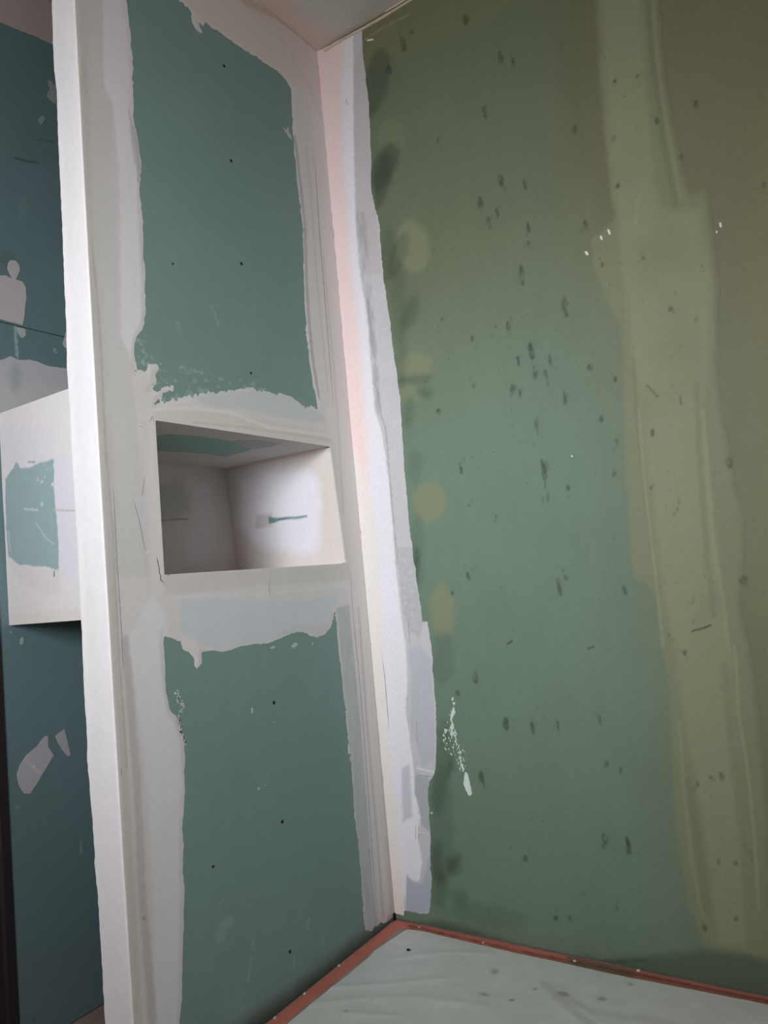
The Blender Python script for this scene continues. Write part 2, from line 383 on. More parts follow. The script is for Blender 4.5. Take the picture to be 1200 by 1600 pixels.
marks = [(727, 30, 16, 8), (630, 70, 22, 9), (608, 108, 12, 6), (644, 50, 5, 5), (782, 90, 15, 6), (802, 97, 13, 5), (877, 68, 6, 5), (757, 175, 14, 6), (685, 218, 9, 4), (897, 201, 7, 7), (783, 283, 20, 8), (820, 288, 18, 5),
         (751, 318, 17, 7), (777, 333, 13, 6), (764, 348, 16, 6), (825, 355, 14, 5), (826, 383, 10, 4), (914, 350, 11, 6), (815, 430, 30, 7), (883, 478, 32, 7), (795, 512, 22, 6), (830, 548, 26, 8), (810, 565, 16, 5),
         (860, 563, 20, 5), (836, 580, 18, 6), (853, 587, 18, 7), (800, 607, 15, 7), (812, 613, 13, 5), (883, 625, 12, 4), (838, 667, 22, 5), (850, 735, 34, 8), (854, 768, 30, 3), (888, 763, 9, 5), (720, 730, 18, 4),
         (733, 788, 6, 5), (775, 810, 7, 3), (685, 645, 8, 4), (740, 602, 4, 4), (775, 512, 4, 4), (691, 499, 4, 4), (738, 529, 6, 4), (732, 901, 14, 5), (874, 918, 28, 6), (884, 903, 7, 4), (976, 922, 14, 8), (743, 1060, 15, 6),
         (833, 1138, 17, 5), (872, 1136, 14, 4), (937, 1125, 13, 4), (791, 1131, 16, 7), (752, 1214, 15, 8), (948, 1195, 9, 6), (970, 1204, 6, 4), (945, 1312, 17, 10), (981, 1320, 26, 6), (715, 1083, 6, 5), (706, 927, 6, 4),
         (1059, 796, 9, 4), (1020, 677, 9, 4), (1083, 938, 11, 3), (1046, 993, 6, 5), (1070, 1021, 6, 5), (1140, 722, 15, 9), (1162, 906, 14, 11), (1018, 762, 4, 4), (960, 740, 5, 5), (963, 690, 6, 5), (922, 575, 7, 6),
         (961, 593, 5, 4), (882, 615, 9, 4), (940, 655, 7, 5), (1088, 500, 4, 4), (1048, 483, 4, 4), (1004, 400, 9, 4), (941, 413, 7, 7), (1097, 414, 5, 4), (961, 127, 6, 5), (997, 121, 4, 4), (945, 90, 8, 3), (1087, 162, 6, 4),
         (1065, 245, 7, 6), (959, 218, 8, 5), (965, 290, 6, 5), (916, 350, 6, 5), (1026, 190, 8, 5), (1194, 290, 5, 5), (1128, 1214, 12, 3), (1111, 1215, 6, 6), (1090, 1225, 7, 4), (1123, 1347, 7, 4), (1151, 1349, 4, 8), (1173, 1330, 8, 3),
         (890, 1434, 4, 3), (1150, 1435, 6, 5), (820, 1342, 8, 7), (912, 1397, 5, 4), (963, 1420, 8, 4), (1102, 1450, 8, 6), (868, 1434, 4, 8)]
mr_ = random.Random(4)
BL += [('poly', ell(x, y, w_ / 2 + .6, l / 2 + 1.5, -8 if l > w_ else 5, 10), MOLD, .003, .0045, mr_.uniform(.55, .85), grit(.006, -.75, .25, i + 3, .7, 2.2)) for i, (x, y, l, w_) in enumerate(marks)]
BL += [('poly', ell(x + mr_.uniform(-6, 6), y + mr_.uniform(-14, 14), w_ * .25, l * .2 + 1, -8, 8), MOLD, .003, .003, mr_.uniform(.15, .4)) for (x, y, l, w_) in marks for _ in (0, 1)]
BL += [('line', [(1082, 986), (1100, 981), (1110, 977)], MOLD, .003, .0004, .9), ('line', [(793, 1006), (800, 1002)], MOLD, .004, .0006, .8), ('line', [(919, 1013), (927, 1011)], MOLD, .004, .0006, .7),
       ('line', [(1010, 601), (1022, 614), (1028, 620)], MOLD, .0025, .001, .6), ('line', [(1062, 620), (1065, 632)], MOLD, .0025, .0005, .6)]
# darker foot of the board
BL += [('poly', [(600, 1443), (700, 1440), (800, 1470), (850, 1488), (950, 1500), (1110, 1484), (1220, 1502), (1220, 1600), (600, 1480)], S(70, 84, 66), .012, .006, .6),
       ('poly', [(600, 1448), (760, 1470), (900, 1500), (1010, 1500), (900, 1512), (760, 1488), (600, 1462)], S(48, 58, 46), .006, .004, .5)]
pr = random.Random(3)
specks = []
for i in range(520):
    x = pr.uniform(600, 1200); y = pr.uniform(20, 1500)
    if x < 560 + y * .085 + 20: continue
    specks.append((x, y, pr.uniform(.35, 1.1)))
def spk(u, v, c=None):
    pass
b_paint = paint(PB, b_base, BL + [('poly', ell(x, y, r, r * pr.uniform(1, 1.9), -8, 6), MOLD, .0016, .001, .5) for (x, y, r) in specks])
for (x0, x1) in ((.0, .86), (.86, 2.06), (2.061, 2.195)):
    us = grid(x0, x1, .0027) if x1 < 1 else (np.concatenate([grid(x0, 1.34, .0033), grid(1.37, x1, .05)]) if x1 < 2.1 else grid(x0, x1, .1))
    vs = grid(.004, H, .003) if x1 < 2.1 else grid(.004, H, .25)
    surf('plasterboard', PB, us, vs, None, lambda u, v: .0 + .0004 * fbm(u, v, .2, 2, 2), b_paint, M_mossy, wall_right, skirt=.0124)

# thin filler over the board joint of the right wall
SO = PB.tr(st_out)
jf = surf('joint_filler', PB, grid(.66, 1.12, .003), grid(.06, H, .003), lambda u, v: sdf_poly(u, v, SO) + .008 + .002 * fbm(u, v, .02, 2, 19),
     lambda u, v: .0011 + .0005 * sstep(0, .02, sdf_poly(u, v, SO)) + .0003 * fbm(u, v * .2, .02, 2, 22), b_paint, M_mossy, wall_right, skirt=.001)
# filled inside corner on the right wall
bc_out = [(500, 70), (505, 76), (565, 44), (567, 80), (570, 110), (574, 140), (577, 175), (578, 200), (580, 240), (580, 270), (581, 300), (586, 325), (593, 350), (595, 380), (597, 410), (600, 440), (605, 470), (609, 500),
          (613, 530), (617, 560), (621, 590), (625, 620), (627, 650), (629, 680), (631, 710), (633, 740), (636, 770), (638, 800), (641, 830), (645, 860), (649, 890), (653, 920), (658, 950), (660, 971), (668, 972),
          (671, 985), (674, 1010), (676, 1040), (679, 1070), (681, 1110), (682, 1140), (682, 1180), (680, 1207), (677, 1213), (671, 1222), (669, 1235), (670, 1270), (672, 1300), (673, 1340), (674, 1380), (673, 1410),
          (670, 1428), (655, 1426), (632, 1423), (631, 1430), (617, 1434), (612, 1436), (500, 80)]
SEAM_B = [(510, 78), (527, 330), (546, 520), (562, 700), (576, 850), (586, 1000), (596, 1140), (608, 1300), (618, 1434)]
bc_layers = [
    ('poly', [(505, 70), (552, 40), (553, 150), (554, 250), (556, 350), (563, 430), (576, 500), (580, 560), (586, 640), (594, 665), (601, 700), (609, 760), (614, 820), (618, 880), (624, 930), (628, 970), (634, 1010), (637, 1060),
              (634, 1110), (640, 1150), (646, 1200), (650, 1240), (656, 1275), (654, 1310), (658, 1330), (660, 1350), (656, 1375), (646, 1380), (636, 1365), (634, 1440), (600, 1440), (500, 80)], S(230, 229, 236), .003, .003, .95),
    ('poly', [(470, 90), (540, 40), (536, 120), (538, 250), (545, 380), (556, 480), (564, 560), (571, 650), (573, 740), (574, 820), (574, 900), (550, 900), (540, 740), (515, 520), (497, 330)], PINK, .022, .004, .95),
    ('poly', [(520, 600), (574, 760), (586, 800), (592, 860), (598, 1000), (607, 1140), (622, 1300), (636, 1440), (600, 1440), (570, 1150), (550, 900)], CREAM, .009, .002, .9),
    ('poly', [(553, 100), (568, 70), (580, 220), (582, 300), (590, 350), (598, 430), (575, 430), (558, 330), (553, 200)], S(190, 184, 184), .006, .003, .7),
    ('poly', [(556, 330), (570, 330), (580, 440), (590, 560), (596, 640), (590, 650), (580, 560), (570, 450)], S(164, 162, 164), .006, .004, .75, grit(.012, -.7, .3, 21, 1, 3)),
    ('line', [(575, 470), (585, 560), (592, 620), (596, 650), (602, 665), (606, 700), (609, 740), (613, 790), (622, 880)], S(150, 148, 150), .004, .002, .6, grit(.01, -.6, .2, 5, 1, 2)),
    ('poly', [(620, 855), (645, 855), (658, 950), (662, 972), (655, 1000), (640, 985), (630, 960), (625, 905)], S(170, 173, 178), .003, .002, .65, grit(.008, -1.0, .3, 6, 1, 1)),
    ('poly', [(638, 1015), (655, 1008), (674, 1030), (679, 1120), (682, 1180), (660, 1200), (650, 1160), (642, 1120), (644, 1060)], S(176, 182, 190), .004, .003, .6),
    ('poly', [(650, 1210), (670, 1215), (672, 1300), (660, 1290), (655, 1260), (648, 1240)], S(160, 170, 176), .003, .003, .8),
    ('poly', [(636, 1370), (660, 1382), (674, 1330), (674, 1428), (634, 1424)], S(168, 176, 188), .004, .002, .8),
    ('poly', [(628, 1200), (640, 1195), (645, 1275), (630, 1285)], S(182, 184, 196), .006, .003, .7),
    ('line', [(650, 1210), (676, 1214)], S(120, 120, 122), .0018, .0008, .8), ('line', [(652, 1200), (678, 1206)], WHITE, .004, .0006, .8),
    ('line', [(654, 1300), (671, 1301)], WHITE, .002, .0005, .8), ('line', [(650, 1288), (650, 1312)], S(120, 118, 124), .0013, .0003, .7),
    ('line', [(654, 1288), (655, 1315)], S(120, 118, 124), .0013, .0003, .7),
    ('line', [(597, 1022), (602, 1060), (606, 1110), (608, 1140)], S(90, 84, 88), .0016, .0004, .9), ('line', [(638, 965), (641, 1008)], S(110, 112, 118), .0014, .0003, .8),
    ('line', [(643, 1120), (645, 1160)], S(110, 112, 118), .0014, .0008, .5), ('line', [(651, 1125), (653, 1165)], S(110, 112, 118), .0014, .0008, .5),
    ('line', [(541, 155), (544, 165)], S(90, 82, 84), .0016, .0003, .7), ('line', [(594, 515), (610, 512)], S(222, 220, 220), .0016, .0004, .9),
    ('line', [(632, 1400), (634, 1424)], S(110, 106, 108), .0014, .0003, .7)]
bc_base = lambda u, v: S(196, 196, 200) * (1 + .05 * fbm(u, v, .05, 3, 7))[:, None]
bc_col = paint(PB, bc_base, bc_layers)
BCP = PB.tr(bc_out)
BCP = [(-.0 if False else p[0], min(p[1], H - .001)) for p in BCP]
A_ = [(0.0005, H - .0005)] + [p for p in BCP[2:-3]] + [(.0005, BCP[-4][1])]
def bc_mask(u, v):
    s = sdf_poly(u, v, A_) + .0022 * fbm(u, v, .007, 3, 3) + .0020 * fbm(u, v, .03, 2, 4)
    return np.minimum(s, u - .0004)
bc_h = lambda u, v: .0012 + .0006 * fbm(u, v, .03, 2, 6)
surf('joint_compound', PB, grid(-.001, .27, .0022), grid(.0, H, .0026), bc_mask,
     bc_h, bc_col, M_rough, wall_right, skirt=.0035)
hairlines(PB, bc_layers, bc_h, wall_right, M_rough)
# bead of filler in the angle under the ceiling
poly_surf('filler_bead', PB, [(506, 79), (540, 58), (570, 42), (605, 22), (640, 1), (664, -14), (700, -38), (700, -36), (660, -8), (625, 13), (600, 29), (568, 47), (540, 62), (508, 82)], .0008, .002, .0035, lambda u, v: S(204, 192, 172) * (1 + .1 * fbm(u, v, .02, 2, 5))[:, None], M_comp, wall_right, skirt=.0035)
# flakes and smears of filler on the right wall
def smear(pl, pts, parent, col=WHITE, rag=.0015, res=.0015, h=.0009, name='filler_smear', m=None):
    return poly_surf(name, pl, pts, rag, res, h, col, m or M_comp, parent, skirt=h)
smear(PB, [(727, 1205), (731, 1209), (735, 1226), (738, 1241), (733, 1243), (728, 1234), (724, 1224)], wall_right, S(215, 226, 220))
def flakes(pl, pts, parent, seed, res, size, thr, col, rag_s=1.0):
    P = pl.tr(pts); A = np.array(P)
    us = np.arange(A[:, 0].min(), A[:, 0].max(), res); vs = np.arange(A[:, 1].min(), A[:, 1].max(), res)
    return surf('filler_flakes', pl, us, vs, lambda u, v: np.minimum(sdf_poly(u, v, P) + .004 * fbm(u, v, .02, 2, seed), (fbm(u * 1.6, v * .8, size, 3, seed) - thr) * size), .0006, col, M_comp, parent, skirt=.0006, stuff=True)
flakes(PB, [(700, 1125), (704, 1100), (708, 1085), (713, 1105), (712, 1140), (716, 1160), (729, 1180), (731, 1204), (720, 1206), (712, 1185), (695, 1170), (690, 1140)], wall_right, 5, .001, .0055, .22, S(205, 216, 208))
smear(PB, [(705, 1128), (704, 1118), (709, 1103), (711, 1112), (708, 1120)], wall_right, S(210, 220, 212), .0008)
for (x, y, rx, ry, t) in [(940, 372, 2, 4, -20), (952, 363, 2, 5, -20), (917, 396, 2.4, 4, -35), (1126, 352, 2, 5, -10), (1120, 363, 1.5, 2.5, 0), (894, 713, 1.5, 2, 0), (579, 63, 6, 1.5, -10), (675, 1270, 1.5, 1.5, 0)]:
    smear(PB, ell(x, y, rx, ry, t, 7), wall_right, S(224, 226, 216), .0004, .0011, .0024)

# ---------------------------------------------------------------- partition (wall A) with its niche
edge_px = [(117, 0), (123, 133), (128, 250), (135, 400), (141, 475), (144, 525), (151, 637), (159, 750), (165, 900), (171, 1000), (180, 1150), (186, 1250), (191, 1350), (194, 1375), (199, 1450), (204, 1525), (207.5, 1600)]
eA = np.array([PA.at(*p) for p in edge_px]); eA = eA[np.argsort(eA[:, 1])]
kf = np.polyfit(eA[:, 1], eA[:, 0], 2)
def yL(z): return np.polyval(kf, z)
nTL, nTR, nBR, nBL = [PA.at(*p) for p in ((242, 657), (515, 698), (540, 880), (256, 898))]
def hole(off):    # niche outline pushed outwards
    cx = sum(p[0] for p in (nTL, nTR, nBR, nBL)) / 4; cz = sum(p[1] for p in (nTL, nTR, nBR, nBL)) / 4
    return [(p[0] + math.copysign(off, p[0] - cx), p[1] + math.copysign(off, p[1] - cz)) for p in (nTL, nTR, nBR, nBL)]
T = .0125
wall_left = struct(empty('wall_left', (0, -.42, 0)))
wl_off = Matrix.Translation((0, .42, 0))
def under(o, p):   # keep world coordinates when the parent sits elsewhere
    o.parent = p; o.matrix_parent_inverse = p.matrix_world.inverted() if p.type != 'EMPTY' else Matrix.Translation(-p.location); return o
h1 = hole(T + .0004)
zt = max(h1[0][1], h1[1][1]); zb = min(h1[2][1], h1[3][1])
yl = min(h1[0][0], h1[3][0]); yr = max(h1[1][0], h1[2][0])
core = boxes('stud_frame', [(-.067, -T - .0005, -.812, 0, zt + .01, H), (-.067, -T - .0005, -.825, 0, 0, zb - .01), (-.067, -T - .0005, -.815, yl - .01, zb - .01, zt + .01), (-.067, -T - .0005, yr + .01, 0, zb - .01, zt + .01)], M_core)
under(core, wall_left)
under(boxes('back_plasterboard', [(-.08, -.0675, -.8, 0, zt + .09, H), (-.08, -.0675, -.815, 0, 0, zb - .09), (-.08, -.0675, -.8, YBOX - .001, zb - .09, zt + .09)], M_core), wall_left)

upper_px = [(230, -60), (193, -60), (193, -20), (197, 0), (202, 40), (206, 80), (208, 140), (209, 165), (207, 180), (211, 200), (216, 215), (218, 240), (221, 260), (219, 290), (220, 320), (222, 350), (224, 390), (226, 420), (227, 445),
    (226, 470), (227, 490), (226, 500), (222, 515), (213, 527), (210, 545), (210, 578), (213, 581), (229, 581), (231, 568), (245, 570), (248, 575), (242, 585), (243, 600), (232, 613), (250, 607), (272, 602), (271, 610), (258, 612),
    (250, 622), (243, 631), (262, 628), (280, 624), (300, 618), (330, 614), (360, 610), (385, 606), (400, 609), (420, 612), (432, 617), (438, 614), (450, 618), (462, 625), (470, 632), (478, 637), (490, 636), (498, 641), (495, 628),
    (490, 605), (486, 580), (483, 555), (479, 530), (478, 495), (476, 465), (474, 430), (474, 400), (473, 350), (469, 320), (466, 300), (464, 270), (460, 240), (459, 215), (457, 200), (457, 190), (456, 160), (455, 140), (452, 133),
    (447, 125), (440, 117), (432, 110), (420, 103), (405, 92), (390, 83), (375, 73), (362, 65), (350, 56), (340, 48), (330, 43), (322, 34), (318, 42), (310, 34), (316, 50), (320, 54), (308, 48), (300, 35), (300, 22), (296, 15),
    (285, 5), (270, -8), (250, -30)]
lower_px = [(256, 987), (259, 993), (270, 998), (283, 1001), (287, 1015), (296, 1020), (303, 1030), (304, 1040), (308, 1045), (315, 1035), (316, 1018), (330, 1017), (345, 1018), (360, 1015), (375, 1009), (390, 1007), (410, 1006),
    (425, 1003), (440, 996), (452, 990), (465, 987), (478, 989), (485, 994), (495, 996), (508, 990), (516, 980), (520, 970), (523, 958), (525, 960), (528, 1000), (531, 1030), (535, 1060), (538, 1090), (542, 1130), (546, 1170),
    (550, 1210), (552, 1240), (556, 1290), (560, 1320), (564, 1360), (566, 1400), (569, 1440), (571, 1456), (580, 1453), (588, 1448), (594, 1441), (600, 1445), (606, 1441), (617, 1437), (640, 1440), (640, 1500), (420, 1680), (281, 1900),
    (281, 1650), (281, 1600), (283, 1560), (285, 1500), (286, 1450), (286, 1420), (288, 1395), (286, 1370), (286, 1330), (285, 1290), (287, 1260), (289, 1230), (288, 1200), (288, 1165), (284, 1148), (280, 1135), (277, 1120),
    (272, 1114), (266, 1110), (261, 1085), (258, 1060), (257, 1030), (255, 1005)]
UP = PA.tr(upper_px); LP = PA.tr(lower_px)
def a_base(u, v):
    return GREEN * (1 + .03 * fbm(u, v, .15, 3, 12) + .02 * fbm(u, v * .3, .02, 2, 13))[:, None]
AL = [('poly', [(205, 560), (250, 575), (340, 583), (420, 600), (480, 640), (240, 640)], S(168, 186, 180), .01, .004, .6, grit(.008, .15, .5, 31, 2.2, 1)),
      ('line', [(250, 569), (280, 573), (320, 583), (350, 594)], S(196, 206, 202), .003, .002, .6, grit(.006, 0, .4, 8)),
      ('poly', ell(222, 555, 14, 34, 0), S(180, 192, 188), .01, .004, .7, grit(.007, .15, .45, 33)),
      ('line', [(330, 478), (336, 490), (342, 510)], S(160, 180, 174), .003, .001, .5), ('line', [(278, 505), (280, 520)], S(160, 180, 174), .006, .003, .35),
      ('poly', ell(355, 1443, 12, 9, -30), S(165, 182, 176), .006, .004, .35), ('poly', ell(345, 1462, 8, 14, 0), S(160, 178, 172), .008, .004, .3),
      ('line', [(482, 1437), (482, 1452)], S(175, 192, 186), .0025, .0006, .6), ('line', [(395, 1470), (395, 1476)], S(175, 192, 186), .0025, .0006, .6),
      ('line', [(392, 1498), (388, 1532)], S(165, 182, 176), .003, .001, .5), ('line', [(460, 1495), (459, 1512)], S(165, 182, 176), .0025, .001, .5),
      ('line', [(350, 1402), (342, 1416)], S(150, 172, 166), .003, .001, .5), ('line', [(504, 1455), (505, 1475)], S(150, 172, 166), .0025, .001, .4),
      ('poly', [(380, 1500), (410, 1540), (400, 1600), (330, 1600), (340, 1540)], S(150, 172, 166), .03, .01, .25, grit(.03, -.3, .5, 3)),
      # soft shade along the foot of the board, painted into its colour
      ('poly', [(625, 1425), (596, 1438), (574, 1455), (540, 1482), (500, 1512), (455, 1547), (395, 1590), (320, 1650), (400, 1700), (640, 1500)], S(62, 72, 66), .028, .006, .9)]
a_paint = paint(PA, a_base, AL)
J1 = (zt + .028); J2 = zb - .055
def panel_a(z0, z1, y0f, y1, holeq=None):
    us = grid(-.85, 0, .004) if True else None
    def m(u, v):
        s = np.minimum(u - (yL(v) + .001), (y1 - u))
        s = np.minimum(s, np.minimum(v - z0, z1 - v)) + 1e-6
        if holeq: s = np.minimum(s, -sdf_poly(u, v, holeq))
        return s
    return under(surf('plasterboard', PA, us, grid(z0, z1, .004), m, 0.0, a_paint, M_board, None, skirt=T), wall_left)
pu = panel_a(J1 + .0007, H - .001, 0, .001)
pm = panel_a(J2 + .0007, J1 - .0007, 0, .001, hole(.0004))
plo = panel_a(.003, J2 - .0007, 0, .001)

# skim over the whole partition except the bare green fields and the niche
NH = hole(-.0002)
def f_line(pl, pts, u, v):
    return dist_line(u, v, pl.tr(pts))
ridge1 = PA.tr([(160, 0), (170, 150), (182, 260), (185, 400), (185, 520), (196, 570)])
beadL = PA.tr([(128, 0), (147, 400), (160, 640), (172, 850), (184, 1050), (200, 1300), (215, 1600)])
def a_h(u, v):
    h = .0011 + .0005 * fbm(u, v * .35, .05, 2, 40)
    h = h + .0012 * np.exp(-((u - yL(v)) / .02) ** 2)
    dn = -sdf_poly(u, v, NH)
    h = h + .0010 * np.exp(-(dn / .018) ** 2)
    d = np.minimum(-sdf_poly(u, v, UP), -sdf_poly(u, v, LP))
    return .0003 + (h - .0003) * sstep(0, .012, d)
compA = [
    # left band in coats
    ('poly', [(117, -60), (165, -60), (160, 0), (161, 90), (163, 140), (175, 160), (182, 260), (185, 400), (185, 520), (200, 560), (210, 620), (214, 680), (220, 760), (232, 860), (235, 900), (205, 900), (170, 900), (140, 480)], S(210, 210, 209), .006, .003, .9),
    ('line', [(130, 100), (142, 400), (150, 520), (158, 640), (168, 800), (180, 1000), (197, 1250), (215, 1600)], S(206, 204, 196), .012, .002, .8),
    ('line', [(142, 380), (152, 470), (158, 560), (164, 700), (176, 830), (184, 1000), (198, 1200)], S(178, 175, 168), .0035, .002, .45),
    ('line', [(176, 760), (182, 880), (188, 970), (192, 1050)], S(150, 146, 142), .0014, .0005, .5),
    ('poly', [(198, 1000), (235, 930), (260, 960), (256, 1000), (262, 1110), (280, 1150), (289, 1230), (286, 1400), (283, 1600), (283, 1660), (245, 1660), (238, 1400), (226, 1200), (212, 1080)], S(226, 227, 231), .006, .003, .85),
    ('line', [(195, 1000), (212, 1200), (222, 1400), (238, 1600)], S(180, 178, 178), .014, .003, .6),
    ('poly', [(211, 200), (218, 240), (221, 300), (222, 380), (227, 470), (222, 512), (208, 530), (205, 560), (190, 530), (188, 400), (186, 260), (176, 160), (163, 140), (160, 0), (160, -60), (197, -60), (207, 120)], S(232, 231, 238), .004, .003, .7),
    ('poly', [(200, 170), (212, 205), (221, 260), (219, 290), (214, 280), (206, 230)], S(188, 186, 188), .004, .004, .7),
    # smears left of niche
    ('poly', [(208, 777), (221, 778), (224, 760), (232, 800), (236, 850), (238, 868), (229, 862), (222, 830)], S(214, 212, 216), .002, .001, .8),
    ('line', [(207, 780), (216, 810), (224, 850), (228, 863)], S(160, 156, 156), .0016, .0005, .7), ('line', [(225, 745), (221, 776)], S(165, 160, 160), .0014, .0005, .5),
    ('line', [(228, 863), (236, 862)], S(236, 234, 232), .0025, .0012, .9),
    # frame round the niche
    ('poly', [(222, 655), (238, 652), (522, 690), (545, 882), (250, 902), (232, 870)], WARM, .004, .003, .8),
    ('poly', [(240, 634), (300, 640), (400, 652), (510, 675), (520, 696), (242, 655)], S(214, 210, 205), .003, .002, .9),
    ('poly', [(250, 900), (545, 882), (548, 905), (500, 910), (400, 915), (330, 925), (262, 930)], S(211, 208, 205), .004, .002, .9),
    ('line', [(243, 640), (300, 638), (360, 645), (420, 668), (510, 680)], S(232, 229, 228), .006, .002, .6),
    ('line', [(300, 660), (380, 668), (450, 678), (515, 688)], S(196, 190, 184), .004, .001, .6),
    ('line', [(244, 870), (247, 885), (250, 905), (256, 912)], S(70, 62, 56), .0022, .001, .9), ('line', [(260, 900), (264, 897)], S(70, 62, 56), .002, .001, .9),
    ('line', [(232, 660), (238, 650), (240, 664)], S(160, 150, 140), .0014, .001, .7), ('line', [(217, 665), (222, 668)], S(110, 100, 92), .0016, .001, .8),
    ('line', [(421, 910), (419, 920), (422, 932)], S(96, 92, 86), .0013, .001, .7),
    # bluish scraped field under the niche and over it
    ('poly', [(281, 940), (330, 936), (400, 938), (470, 940), (530, 930), (518, 955), (500, 975), (470, 985), (440, 993), (400, 1004), (330, 1012), (300, 1000), (283, 985)], S(204, 214, 221), .005, .004, .85),
    ('line', [(262, 935), (330, 930), (420, 928), (540, 915)], S(222, 222, 226), .006, .003, .6),
    ('poly', [(430, 990), (460, 976), (505, 975), (520, 960), (512, 985), (495, 998), (480, 992)], S(206, 208, 210), .003, .003, .7),
    ('poly', [(300, 618), (330, 614), (385, 606), (440, 614), (470, 632), (500, 645), (512, 660), (470, 658), (420, 648), (380, 640), (320, 635)], S(198, 205, 209), .008, .003, .7),
    # upper band and corner band
    ('poly', [(277, -40), (420, -40), (470, 40), (520, 90), (500, 160), (455, 130), (400, 88), (330, 40), (290, 10)], S(220, 208, 199), .02, .004, .7),
    ('line', [(380, 0), (430, 25), (470, 55), (505, 85)], S(196, 168, 158), .018, .002, .6),
    ('line', [(350, -20), (400, 20), (440, 60), (480, 130), (500, 180)], S(204, 202, 198), .010, .003, .4),
    ('line', [(505, 90), (512, 180), (524, 300), (537, 430), (547, 540), (555, 640)], S(206, 170, 160), .022, .003, .75),
    ('line', [(555, 640), (566, 800), (580, 960), (600, 1200), (616, 1430)], S(196, 186, 180), .03, .003, .8),
    ('line', [(461, 215), (470, 300), (476, 350), (478, 430), (482, 500), (488, 560), (498, 620)], S(170, 170, 174), .009, .003, .7),
    ('line', [(478, 230), (485, 300), (491, 380), (497, 460), (505, 540), (512, 610)], S(204, 202, 202), .008, .002, .6),
    ('line', [(488, 240), (492, 260), (500, 380), (508, 480), (516, 580), (521, 640)], S(142, 138, 138), .0022, .0008, .75),
    ('line', [(505, 400), (512, 480), (520, 560), (526, 640), (530, 700), (536, 800)], S(202, 196, 192), .007, .002, .6),
    ('poly', [(525, 950), (545, 945), (552, 1020), (562, 1120), (572, 1250), (582, 1380), (590, 1450), (571, 1458), (566, 1400), (556, 1290), (546, 1170), (535, 1060)], S(172, 182, 186), .003, .002, .85, lambda u, v: .75 + .25 * fbm(u, v * .15, .006, 2, 61)),
    ('line', [(547, 895), (552, 970), (560, 1050), (569, 1160), (576, 1260), (583, 1360), (590, 1440)], S(140, 140, 140), .002, .0006, .7),
    ('line', [(560, 950), (572, 1120), (588, 1300), (598, 1430)], S(190, 184, 178), .007, .003, .6),
    ('line', [(572, 1000), (585, 1150), (600, 1330), (610, 1430)], S(206, 200, 194), .005, .002, .5),
    ('poly', [(590, 1445), (600, 1432), (618, 1425), (620, 1442), (598, 1452)], S(170, 110, 96), .004, .003, .5, grit(.008, -.2, .3, 3)),
    ('poly', ell(224, 1435, 2, 2), S(90, 90, 88), .0015, .0008, .8), ('line', [(188, 1200), (189, 1212)], S(120, 116, 112), .0014, .0005, .8),
]
def ac_base(u, v):
    return S(218, 216, 215) * (1 + .025 * fbm(u, v * .25, .05, 3, 51) + .02 * fbm(u, v, .2, 2, 52))[:, None]
ac_paint = paint(PA, ac_base, compA)
def ac_mask(u, v):
    g = np.maximum(sdf_poly(u, v, UP), sdf_poly(u, v, LP)) + (.0022 + .009 * sstep(-.1, .5, fbm(u, v, .12, 2, 66))) * fbm(u, v * .8, .008, 3, 60) + .0030 * fbm(u, v, .03, 2, 64)
    s = np.minimum(-g, -sdf_poly(u, v, NH))
    s = np.minimum(s, u - (yL(v) + .0002))
    return np.minimum(s, -u - .0004)
under(surf('joint_compound', PA, grid(-.85, 0, .0026), grid(.012, H, .003), ac_mask, a_h, ac_paint, M_comp, None, skirt=.0016), wall_left)
hairlines(PA, compA, a_h, None, M_comp, put=lambda o: under(o, wall_left))
# isolated blobs
for pts in ([(442, 198), (447, 204), (450, 198), (451, 205), (455, 212), (456, 219), (451, 214), (446, 206)], [(421, 1012), (428, 1009), (430, 1012), (424, 1014)], [(455, 1010), (460, 1004), (466, 1005), (463, 1010), (458, 1013)],
            [(486, 1004), (490, 1004), (489, 1008)], ell(394, 1110, 1.5, 5, 0, 7), ell(404, 1232, 1.6, 3, 30, 7), ell(413, 1129, 1, 1, 0, 6), ell(429, 1129, 1, 1, 0, 6), ell(415, 1227, 1, 1, 0, 6), ell(240, 601, 4, 2.2, 0, 7)):
    under(smear(PA, pts, None, S(186, 196, 194), .0005, .0013), wall_left)
fk = random.Random(9)
for i in range(46):
    t = i / 46; x = 281 - 9 * abs(t - .25) * 1.2 + 8 * t + fk.uniform(-6, 6) * (1 - t); y = 1080 + 85 * t + fk.uniform(-3, 3)
    if x < 264 + 22 * t: x = 268 + 22 * t
    under(smear(PA, ell(x, y, fk.uniform(.8, 1.9), fk.uniform(1.2, 3.2), fk.uniform(-30, 30), 7), None, S(188, 200, 198), .0003, .0012), wall_left)
